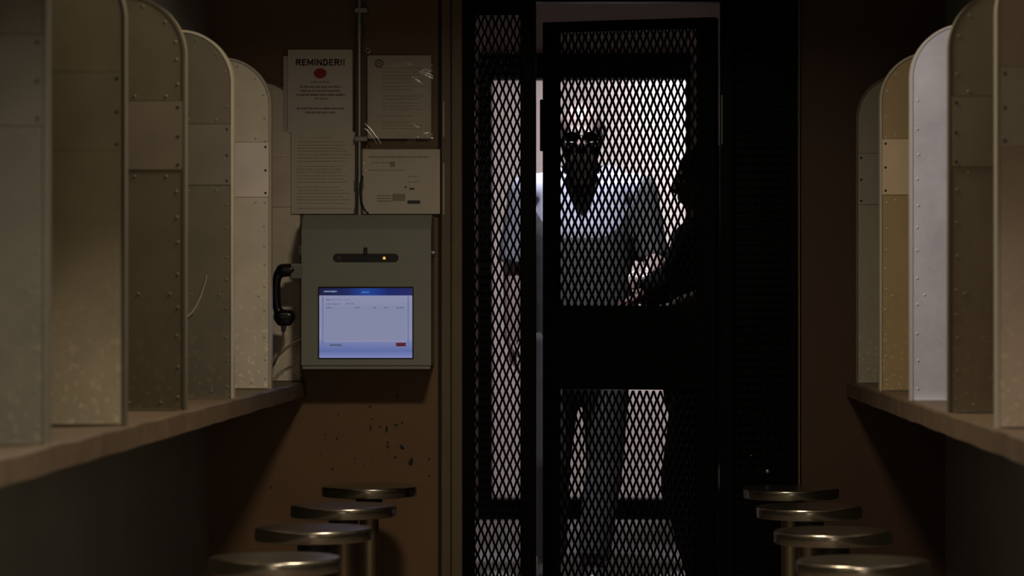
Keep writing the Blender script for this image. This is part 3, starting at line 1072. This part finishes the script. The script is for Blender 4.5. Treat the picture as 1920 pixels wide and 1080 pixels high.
print_lines(n4, [(692, 803, 294.5, 2.6, 8, 22, 1.5), (696, 735, 305, 1.6, 5, 12, 2), (690, 760, 319, 1.2, 8, 20, 2), (765, 785, 331, 1.6, 4, 8, 2), (766, 786, 341, 1.6, 4, 8, 2)],
            mat('form_ink', (0.36, 0.30, 0.24), 0.8))
print_lines(n4, [(707, 734, 367, 2.0, 27, 28, 1), (707, 734, 372, 2.0, 27, 28, 1), (707, 734, 377, 2.6, 27, 28, 1), (736, 760, 370, 15, 26, 28, 1), (731.5, 741, 308, 11, 9, 10, 1)],
            mat('table_ink', (0.36, 0.30, 0.24), 0.8), 'printed_table')
print_lines(n4, [(768, 777, 354, 4, 9, 10, 1), (764, 788, 379, 7, 24, 25, 1), (759, 763, 351, 3, 3, 4, 1)], M_INK, 'dark_stamp')
mb = MB()
for px, py in ((681, 307), (684.5, 320), (707, 258), (783, 258)):
    q = np_(px, py)
    mb.dome((q.x, n4['_y'] - 0.0005, q.z), 0.0035, 0.002)
link('pins', mb, M_BRIGHTSTEEL, n4)['kind'] = 'stuff'

# conduit
cx = np_(674.5, 0).x
cdt = thing('conduit', (cx, YW, P(0, 402, YW).z), 'grey metal electrical conduit running down the wall between the notices', 'conduit')
yc = YW - 0.036
link('pipe', MB().cyl((cx, yc, P(0, 402, YW).z), (cx, yc, 2.598), 0.0105, n=20), M_GALV, cdt)
for py in (60, 345, 396):
    z = P(0, py, YW).z
    link('coupling', MB().cyl((cx, yc, z - 0.016), (cx, yc, z + 0.016), 0.0135, n=20), M_GALV, cdt)
for py in (22, 262):
    z = P(0, py, YW).z
    link('strap', MB().box(cx - 0.014, cx + 0.026, yc - 0.012, YW - 0.001, z - 0.008, z + 0.008, 0.002), M_GALV, cdt)
pts = [np_(673 + dx_, py_, YW - 0.05) for dx_, py_ in ((7, 330), (2.5, 345), (2.5, 362), (5, 380), (9, 391), (13, 397), (18, 400))]
tag(link('cable', MB().tube(pts, 0.003, 8), M_DARK, None, origin=pts[-1]), 'thin black cable drooping beside the lower end of the conduit', 'cable')

# ------------------------------------------------------------------ security gate
def expanded(x0, x1, z0, z1, y, off=(0, 0), hw=0.0034, dp=0.0022, pitch=(0.0221, 0.0501)):
    """expanded metal: every strand is a slanted bar of its own, knuckles overlap"""
    mb = MB()
    hx, hz = pitch[0] / 2, pitch[1] / 2
    i0, i1 = math.floor(x0 / hx), math.ceil(x1 / hx)
    j0, j1 = math.floor(z0 / hz), math.ceil(z1 / hz)
    for j in range(j0, j1):
        for i in range(i0, i1 + 1):
            if (i + j) % 2:
                continue
            for s in (-1, 1):
                a = (i * hx + off[0], j * hz + off[1])
                b = ((i + s) * hx + off[0], (j + 1) * hz + off[1])
                xm = (a[0] + b[0]) / 2
                zm = (a[1] + b[1]) / 2
                if not (x0 <= xm <= x1 and z0 <= zm <= z1):
                    continue
                e = 0.004
                vs = []
                for (px, pz) in ((a[0], a[1] - e), (b[0], b[1] + e)):
                    vs += [(px - hw, y - dp, pz), (px + hw, y - dp, pz), (px + hw, y + dp, pz), (px - hw, y + dp, pz)]
                mb.add(vs, [(0, 1, 5, 4), (1, 2, 6, 5), (2, 3, 7, 6), (3, 0, 4, 7)])
    return mb


gf = thing('gate_surround', ((OX0 + OX1) / 2, YW, 0), 'fixed black steel gate frame with a narrow mesh panel on its left', 'gate frame')
gy0, gy1 = YW - 0.028, YW + 0.028
zt = P(0, 5, YW).z
zs = P(0, 30, YW).z
def gbox(name, x0, x1, z0, z1, m=M_BLACK, y0=gy0, y1=gy1, bev=0.003, par=None):
    return link(name, MB().box(x0, x1, y0, y1, z0, z1, bev), m, par or gf)
gbox('jamb', OX0 + 0.003, wx(890), 0.002, OZ - 0.002)
gbox('post', wx(976), wx(1005), 0.002, zt)
gbox('header', wx(890), wx(1374), zt, OZ - 0.002)
gbox('panel_rail', wx(890), wx(976), zs, zt)
gbox('panel_rail', wx(890), wx(976), 0.002, 0.06)
link('mesh_panel', expanded(wx(890) - 0.004, wx(976) + 0.004, 0.05, zs + 0.01, YW, (0.003, 0.004)), M_MESH, gf)
gbox('post', wx(1350), wx(1374), 0.002, zt)
gbox('jamb', wx(1478), OX1 - 0.004, 0.002, OZ - 0.002)
gbox('panel_rail', wx(1374), wx(1478), 1.93, OZ - 0.002)
gbox('added_dark_plate', wx(1374), wx(1478), 0.002, 1.93, M_BLACK, YW + 0.008, YW + 0.012, 0)  # plate added so nothing lit shows through the right mesh
link('mesh_panel', expanded(wx(1374) - 0.004, wx(1478) + 0.004, 0.01, 1.93, YW - 0.001, (0.0, 0.0)), M_MESH, gf)
for px, py, r in ((1440, 885, 0.008), (1409, 855, 0.004)):
    q = P(px, py, gy0)
    o = link('bolt', MB().dome((q.x, YW - 0.004, q.z), r, 0.012, n=12), M_GALV, gf)
# hinge knuckles on the right post
for pa, pb in ((272, 180), (30, 8), (830, 740)):
    za, zb = P(0, pa, YW).z, P(0, pb, YW).z
    h = gbox('hinge', wx(1351), wx(1355), za, zb, M_BLACK, gy0 - 0.004, gy0 + 0.01, 0.001)
    if pa == 272:
        link('hinge_pin', MB().cyl((wx(1353), gy0 - 0.005, za), (wx(1353), gy0 - 0.005, zb), 0.0028, n=10), M_GALV, h)

# swinging leaf, hinged on the right, standing ajar into the passage
HX, TH = wx(1349), R(-16.4)
LW = 0.5645
leaf = thing('gate', (HX, YW, 0), 'black mesh gate leaf standing ajar, with solid lock plate at mid height', 'gate')
leaf['_o'] = (0, 0, 0)
leaf.rotation_euler = (0, 0, TH)
zl = 1.878
def lbox(name, x0, x1, z0, z1, y0=-0.02, y1=0.02, m=M_BLACK, bev=0.003, par=None):
    return link(name, MB().box(x0, x1, y0, y1, z0, z1, bev), m, par or leaf)
lbox('stile', -LW, -LW + 0.048, 0.012, zl)
lbox('stile', -0.066, -0.008, 0.012, zl)
lbox('rail', -LW + 0.048, -0.066, zl - 0.034, zl)
lbox('rail', -LW + 0.048, -0.066, 0.012, 0.07)
zp0, zp1 = EYE - 158 * 8.38 / FPX, EYE - 1 * 8.38 / FPX
lp = lbox('lock_plate', -LW + 0.04, -0.02, zp0, zp1, -0.026, 0.026)
link('upper_mesh', expanded(-LW + 0.044, -0.062, zp1 - 0.005, zl - 0.03, 0.0), M_MESH, leaf)
link('lower_mesh', expanded(-LW + 0.044, -0.062, 0.06, zp0 + 0.005, 0.0), M_MESH, leaf)
lbox('latch', -LW - 0.008, -LW + 0.03, 1.476, 1.637, -0.024, 0.024)
link('keyhole', MB().cyl((-LW + 0.09, -0.029, zp1 - 0.12), (-LW + 0.09, -0.025, zp1 - 0.12), 0.011, n=16), M_BLACK, lp)

# ------------------------------------------------------------------ the man beyond the gate
YM = 9.8
def m_(px, py, dy=0.0):
    return P(px, py, YM) + Vector((0, dy, 0))
SKIN1 = mat('man_skin', (0.20, 0.145, 0.135), 0.33, vary=0.06, scale=20)
def shirt_mat():
    """knitted shirt with a pale lavender yoke cut in a round line over a charcoal body and sleeves"""
    m = mat('two_tone_shirt', (0.62, 0.62, 0.74), 0.85, bump=0.15, scale=15)
    N, L = m.node_tree.nodes, m.node_tree.links
    tc = N.new('ShaderNodeTexCoord')
    sx = N.new('ShaderNodeSeparateXYZ')
    L.new(tc.outputs['Object'], sx.inputs[0])
    def op(o, a, b=None):
        n = N.new('ShaderNodeMath')
        n.operation = o
        for i, v in enumerate((a, b)):
            if v is None:
                continue
            if isinstance(v, (int, float)):
                n.inputs[i].default_value = v
            else:
                L.new(v, n.inputs[i])
        return n.outputs[0]
    ax = op('MAXIMUM', op('SUBTRACT', op('ABSOLUTE', sx.outputs[0]), 0.06), 0.0)
    line = op('ADD', op('MULTIPLY', op('MULTIPLY', ax, ax), 8.5), EYE + (VY - 446) * 9.72 / FPX)
    fac = op('GREATER_THAN', sx.outputs[2], line)
    fac = op('MAXIMUM', fac, op('MULTIPLY', op('LESS_THAN', sx.outputs[0], -0.207), 0.5))   # one sleeve is paler
    mx = N.new('ShaderNodeMix')
    mx.data_type = 'RGBA'
    L.new(fac, mx.inputs['Factor'])
    mx.inputs['A'].default_value = (0.06, 0.06, 0.064, 1)
    mx.inputs['B'].default_value = (0.285, 0.285, 0.37, 1)
    L.new(mx.outputs['Result'], N['Principled BSDF'].inputs['Base Color'])
    return m


SHIRT = shirt_mat()
TROUS = mat('grey_trousers', (0.06, 0.056, 0.06), 0.85, vary=0.08, scale=12, bump=0.15)
BEARD = mat('dark_beard_hair', (0.006, 0.004, 0.0035), 0.9, vary=0.3, scale=60, bump=0.4, spec=0.03)
SHOE = mat('dark_shoe_leather', (0.02, 0.018, 0.018), 0.45)
man = thing('person', (m_(1092, 0).x, YM, 0), 'bald bearded person in glasses, pale shirt and grey trousers facing the gate', 'person')
hc = m_(1090, 250)
tilt = Matrix.Rotation(R(14), 3, 'X')        # chin dropped a little
def hd(x, y, z):
    return hc + tilt @ Vector((x, y, z))
vols = [ball(hd(0, 0.012, 0.022), (0.076, 0.094, 0.085), tilt), ball(hd(0, -0.012, -0.03), (0.062, 0.070, 0.078), tilt),
        ball(hd(0, -0.045, -0.075), (0.036, 0.034, 0.03), tilt),
        capsule(hd(-0.03, -0.076, 0.022), hd(0.03, -0.076, 0.022), 0.013, 0.013),
        capsule(hd(0, -0.084, 0.012), hd(0, -0.104, -0.022), 0.009, 0.014),
        ball(hd(-0.013, -0.092, -0.024), (0.010, 0.012, 0.009), tilt), ball(hd(0.013, -0.092, -0.024), (0.010, 0.012, 0.009), tilt),
        ball(hd(-0.040, -0.062, -0.022), (0.022, 0.02, 0.018), tilt), ball(hd(0.040, -0.062, -0.022), (0.022, 0.02, 0.018), tilt),
        capsule(hd(-0.018, -0.082, -0.052), hd(0.018, -0.082, -0.052), 0.009, 0.009),
        ball(hd(-0.078, 0.012, -0.008), (0.010, 0.02, 0.032), tilt), ball(hd(0.078, 0.012, -0.008), (0.010, 0.02, 0.032), tilt),
        capsule(hc + Vector((0, 0.025, -0.06)), m_(1092, 345, 0.035), 0.056, 0.066)]
# trunk
vols += [capsule(m_(1092, 365, 0.02), m_(1092, 420, 0.01), (0.170, 0.085), (0.165, 0.105)),
         capsule(m_(1092, 420, 0.01), m_(1095, 560, 0), (0.160, 0.105), (0.150, 0.105)),
         capsule(m_(1095, 560, 0), m_(1094, 640, 0), (0.150, 0.105), (0.165, 0.115)),
         capsule(m_(990, 358, 0.02), m_(1194, 358, 0.02), 0.055, 0.055)]
shL, elL, wrL = m_(987, 360, 0.02), m_(963, 498, 0.02), m_(961, 634, -0.05)
shR, elR, wrR = m_(1199, 360, 0.02), m_(1226, 492, 0.0), P(1228, 506, 9.57)
arms = [capsule(shL, elL, 0.050, 0.040), capsule(elL, wrL, 0.040, 0.028), capsule(shR, elR, 0.050, 0.040), capsule(elR, wrR, 0.040, 0.028)]
vols += arms
vols += hand(wrL, (0.05, -0.12, -1), (-1, -0.1, 0.0), (0.1, -1, 0.1), 0.55, 1.05)
vols += hand(wrR, (-0.45, -0.8, -0.05), (0, -0.1, 1), (-0.8, 0.45, 0), 0.6, 1.05)
hipL, knL, anL = m_(1050, 640), m_(1034, 868, -0.03), m_(1030, 1046, 0.02)
hipR, knR, anR = m_(1136, 640), m_(1134, 868, -0.06), m_(1113, 1040, -0.14)
anL.z = anR.z = 0.085
legs = [capsule(hipL, knL, 0.085, 0.055), capsule(knL, anL, 0.052, 0.036), capsule(hipR, knR, 0.085, 0.055), capsule(knR, anR, 0.052, 0.036)]
for an in (anL, anR):
    legs.append(capsule(an + Vector((0, 0.03, -0.045)), an + Vector((0, -0.13, -0.057)), (0.032, 0.03), (0.036, 0.02)))
vols += legs
fuse('body', vols, 0.0055, SKIN1, man, 5)
# shirt
sv = [capsule(m_(1092, 348, 0.03), m_(1092, 372, 0.02), (0.135, 0.075), (0.180, 0.105)),
      capsule(m_(1092, 372, 0.02), m_(1092, 440, 0.005), (0.182, 0.108), (0.180, 0.125)),
      capsule(m_(1092, 440, 0.005), m_(1095, 655, 0), (0.180, 0.125), (0.176, 0.132), flat1=True),
      capsule(m_(990, 358, 0.02), m_(1194, 358, 0.02), 0.066, 0.066),
      capsule(m_(1040, 335, 0.03), m_(1145, 335, 0.03), 0.05, 0.05),
      capsule(shL, shL.lerp(elL, 0.98), 0.066, 0.062, flat1=True), capsule(shR, shR.lerp(elR, 0.95), 0.066, 0.060, flat1=True)]
fuse('shirt', sv, 0.008, SHIRT, man, 6)
tv = [capsule(m_(1094, 625, 0), m_(1093, 690, 0), (0.168, 0.122), (0.160, 0.118)),
      capsule(hipL, knL, 0.098, 0.070), capsule(knL, anL + Vector((0, 0, 0.0)), 0.070, 0.062, flat1=True),
      capsule(hipR, knR, 0.098, 0.068), capsule(knR, anR + Vector((0, 0, 0.0)), 0.068, 0.060, flat1=True),
      capsule(m_(1070, 700, -0.09), m_(1115, 720, -0.09), 0.03, 0.03)]
fuse('trousers', tv, 0.009, TROUS, man, 6)
for an in (anL, anR):
    fuse('shoe', [capsule(an + Vector((0, 0.045, -0.045)), an + Vector((0, -0.10, -0.050)), (0.040, 0.038), (0.046, 0.032)),
                  capsule(an + Vector((0, -0.10, -0.052)), an + Vector((0, -0.165, -0.056)), (0.046, 0.028), (0.038, 0.024)),
                  capsule(an + Vector((0, 0.02, -0.04)), an + Vector((0, 0.01, 0.03)), 0.044, 0.046, flat1=True)], 0.006, SHOE, man, 4)
# full beard hanging on the chest, side hair, eyes, glasses
bv = [capsule(hd(-0.062, -0.012, -0.035), hd(-0.040, -0.055, -0.080), (0.016, 0.022), (0.022, 0.024)),
      capsule(hd(0.062, -0.012, -0.035), hd(0.040, -0.055, -0.080), (0.016, 0.022), (0.022, 0.024)),
      capsule(hd(-0.034, -0.078, -0.044), hd(0.034, -0.078, -0.044), 0.010, 0.010),
      ball(hd(0, -0.058, -0.090), (0.056, 0.044, 0.034), tilt),
      capsule(m_(1090, 305, -0.075), m_(1092, 350, -0.105), (0.060, 0.035), (0.034, 0.022)),
      capsule(m_(1092, 350, -0.105), m_(1093, 366, -0.115), (0.032, 0.020), (0.016, 0.012))]
fuse('beard', bv, 0.005, BEARD, man, 4)
hv = [capsule(hd(-0.070, 0.03, 0.000), hd(-0.060, 0.05, 0.045), (0.012, 0.03), (0.012, 0.03), (1, 0, 0)),
      capsule(hd(0.070, 0.03, 0.000), hd(0.060, 0.05, 0.045), (0.012, 0.03), (0.012, 0.03), (1, 0, 0)),
      capsule(hd(-0.05, 0.085, 0.01), hd(0.05, 0.085, 0.01), 0.03, 0.03),
      capsule(hd(-0.066, 0.03, 0.01), hd(-0.05, 0.085, 0.01), 0.026, 0.03), capsule(hd(0.066, 0.03, 0.01), hd(0.05, 0.085, 0.01), 0.026, 0.03)]
fuse('hair', hv, 0.006, BEARD, man, 4)
gl = MB()
for s in (-1, 1):
    c_ = hd(s * 0.033, -0.098, 0.004)
    rim_ = [c_ + tilt @ Vector((0.027 * math.cos(k * math.pi / 12), 0, 0.020 * math.sin(k * math.pi / 12))) for k in range(25)]
    gl.tube(rim_, 0.0034, 6)
    gl.tube([hd(s * 0.060, -0.098, 0.008), hd(s * 0.078, -0.085, 0.008), hd(s * 0.086, 0.01, 0.008)], 0.003, 6)
gl.tube([hd(-0.008, -0.100, 0.008), hd(0, -0.103, 0.011), hd(0.008, -0.100, 0.008)], 0.003, 6)
gg = link('glasses', gl, M_DARK, man)
for s in (-1, 1):
    c_ = hd(s * 0.033, -0.0975, 0.004)
    mb = MB()
    n_ = 20
    vs = [c_ + tilt @ Vector((0.026 * math.cos(2 * math.pi * k / n_), yy, 0.019 * math.sin(2 * math.pi * k / n_))) for yy in (-0.0008, 0.0008) for k in range(n_)]
    mb.add(vs, [tuple(range(n_))[::-1], tuple(range(n_, 2 * n_))] + [(k, (k + 1) % n_, n_ + (k + 1) % n_, n_ + k) for k in range(n_)])
    link('lens', mb, mat('tinted_lens', (0.006, 0.006, 0.008), 0.15), gg)
    link('eye', MB().add(*ball(hd(s * 0.031, -0.076, 0.003), (0.012, 0.012, 0.012)), True), mat('eye_white', (0.5, 0.48, 0.45), 0.3), man)

# ------------------------------------------------------------------ the dark-clothed person by the gate
YO = 9.12
def o_(px, py, dy=0.0):
    return P(px, py, YO) + Vector((0, dy, 0))
SKIN2 = mat('officer_skin', (0.055, 0.020, 0.016), 0.6, vary=0.05, scale=20, spec=0.2)
DARKC = mat('black_uniform_cloth', (0.003, 0.003, 0.0035), 0.9, vary=0.1, scale=15, bump=0.1, spec=0.02)
HAIR2 = mat('black_hair', (0.005, 0.004, 0.004), 0.6, bump=0.3, scale=60, spec=0.2)
off = thing('person', (o_(1325, 0).x, YO, 0), 'person in black uniform seen in profile, facing left at the gate', 'person')
oc = o_(1318, 336)
turn = Matrix.Rotation(R(-82), 3, 'Z') @ Matrix.Rotation(R(10), 3, 'X')    # face towards -X
def od(x, y, z):
    return oc + turn @ Vector((x, y, z))
vols = [ball(od(0, 0.014, 0.022), (0.074, 0.096, 0.082), turn), ball(od(0, -0.014, -0.03), (0.060, 0.070, 0.074), turn),
        ball(od(0, -0.050, -0.070), (0.036, 0.032, 0.026), turn),
        capsule(od(-0.028, -0.078, 0.022), od(0.028, -0.078, 0.022), 0.013, 0.013),
        capsule(od(0, -0.084, 0.012), od(0, -0.106, -0.020), 0.009, 0.013),
        ball(od(-0.012, -0.094, -0.022), (0.009, 0.012, 0.008), turn), ball(od(0.012, -0.094, -0.022), (0.009, 0.012, 0.008), turn),
        ball(od(-0.038, -0.064, -0.020), (0.022, 0.02, 0.018), turn), ball(od(0.038, -0.064, -0.020), (0.022, 0.02, 0.018), turn),
        capsule(od(-0.016, -0.088, -0.046), od(0.016, -0.088, -0.046), 0.009, 0.009),
        capsule(od(-0.016, -0.085, -0.058), od(0.016, -0.085, -0.058), 0.009, 0.009),
        ball(od(-0.076, 0.012, -0.006), (0.010, 0.02, 0.03), turn), ball(od(0.076, 0.012, -0.006), (0.010, 0.02, 0.03), turn),
        capsule(oc + Vector((0.03, 0, -0.05)), o_(1345, 425), 0.054, 0.064),
        capsule(o_(1350, 440), o_(1345, 540), (0.105, 0.165), (0.11, 0.16)),
        capsule(o_(1345, 540), o_(1325, 690), (0.11, 0.155), (0.12, 0.165))]
sN, eN, wN = o_(1352, 452, -0.165), o_(1358, 546, -0.20), o_(1272, 572, -0.17)
sF, eF, wF = o_(1322, 446, 0.165), o_(1256, 535, 0.20), o_(1204, 556, 0.17)
vols += [capsule(sN, eN, 0.048, 0.040), capsule(eN, wN, 0.040, 0.028), capsule(sF, eF, 0.048, 0.040), capsule(eF, wF, 0.040, 0.028)]
vols += hand(wN, (-1, 0.2, -0.2), (-0.2, 0, 1), (0, 1, 0), 0.55, 0.95)
vols += hand(wF, (-1, -0.1, -0.35), (-0.3, 0, 1), (0, -1, 0), 0.55, 0.95)
hN, kN, aN = o_(1322, 700, -0.085), o_(1286, 900, -0.09), o_(1326, 1060, -0.09)
hF, kF, aF = o_(1325, 700, 0.085), o_(1296, 900, 0.09), o_(1350, 1060, 0.09)
aN.z = aF.z = 0.085
vols += [capsule(hN, kN, 0.085, 0.055), capsule(kN, aN, 0.052, 0.036), capsule(hF, kF, 0.085, 0.055), capsule(kF, aF, 0.052, 0.036)]
for an in (aN, aF):
    vols.append(capsule(an + Vector((0.03, 0, -0.045)), an + Vector((-0.12, 0, -0.057)), (0.03, 0.03), (0.03, 0.02)))
fuse('body', vols, 0.0055, SKIN2, off, 5)
jv = [capsule(o_(1348, 425), o_(1350, 450), (0.080, 0.12), (0.122, 0.185)),
      capsule(o_(1350, 450), o_(1338, 560), (0.122, 0.185), (0.150, 0.185)),
      capsule(o_(1338, 560), o_(1325, 720), (0.150, 0.185), (0.150, 0.185), flat1=True),
      capsule(o_(1352, 444, -0.15), o_(1330, 444, 0.15), 0.068, 0.068),
      capsule(sN, eN, 0.064, 0.060), capsule(eN, eN.lerp(wN, 0.35), 0.060, 0.056, flat1=True),
      capsule(sF, eF, 0.066, 0.062), capsule(eF, eF.lerp(wF, 0.9), 0.062, 0.052, flat1=True),
      capsule(o_(1352, 440, 0), o_(1290, 430, 0.02), 0.05, 0.03),
      capsule(o_(1290, 445, 0), o_(1275, 500, 0), (0.05, 0.12), (0.055, 0.13))]
fuse('jacket', jv, 0.008, DARKC, off, 5)
pv = [capsule(o_(1326, 690), o_(1324, 730), (0.150, 0.18), (0.148, 0.178)),
      capsule(hN, kN, 0.110, 0.088), capsule(kN, aN, 0.088, 0.072, flat1=True),
      capsule(hF, kF, 0.110, 0.088), capsule(kF, aF, 0.088, 0.072, flat1=True)]
fuse('trousers', pv, 0.009, DARKC, off, 5)
for an in (aN, aF):
    fuse('shoe', [capsule(an + Vector((0.045, 0, -0.045)), an + Vector((-0.10, 0, -0.050)), (0.038, 0.038), (0.032, 0.044), (0, 0, 1)),
                  capsule(an + Vector((-0.10, 0, -0.053)), an + Vector((-0.15, 0, -0.057)), (0.028, 0.044), (0.022, 0.036), (0, 0, 1)),
                  capsule(an + Vector((0.015, 0, -0.04)), an + Vector((0.01, 0, 0.03)), 0.042, 0.045, flat1=True)], 0.006, SHOE, off, 4)
fuse('hair', [ball(od(0, 0.022, 0.035), (0.084, 0.102, 0.080), turn), ball(od(0, 0.085, -0.01), (0.066, 0.046, 0.075), turn),
              ball(od(0, 0.135, -0.02), (0.045, 0.042, 0.042), turn),
              capsule(od(-0.074, 0.03, 0.02), od(-0.066, 0.05, -0.05), (0.014, 0.035), (0.014, 0.03)),
              capsule(od(0.074, 0.03, 0.02), od(0.066, 0.05, -0.05), (0.014, 0.035), (0.014, 0.03))], 0.006, HAIR2, off, 4)
for s in (-1, 1):
    link('eye', MB().add(*ball(od(s * 0.030, -0.078, 0.003), (0.011, 0.011, 0.011)), True), mat('eye_white', (0.4, 0.38, 0.36), 0.3), off)
# folded slip of paper between the far hand's fingers
pcn = P(1187, 562, wF.y - 0.012)
mb = MB()
mb.prism([(pcn.x - 0.012, pcn.z - 0.022), (pcn.x + 0.008, pcn.z - 0.020), (pcn.x + 0.012, pcn.z + 0.016), (pcn.x + 0.002, pcn.z + 0.022), (pcn.x - 0.010, pcn.z + 0.004)],
         'y', pcn.y, pcn.y + 0.003)
tag(link('paper_slip', mb, M_WHITE, None, origin=(pcn.x, pcn.y, pcn.z - 0.02)), 'small folded white paper slip held in the dark-clothed person\'s hand', 'paper')

for o in list(bpy.data.objects):
    for k_ in ('_o', '_y'):
        if k_ in o.keys():
            del o[k_]
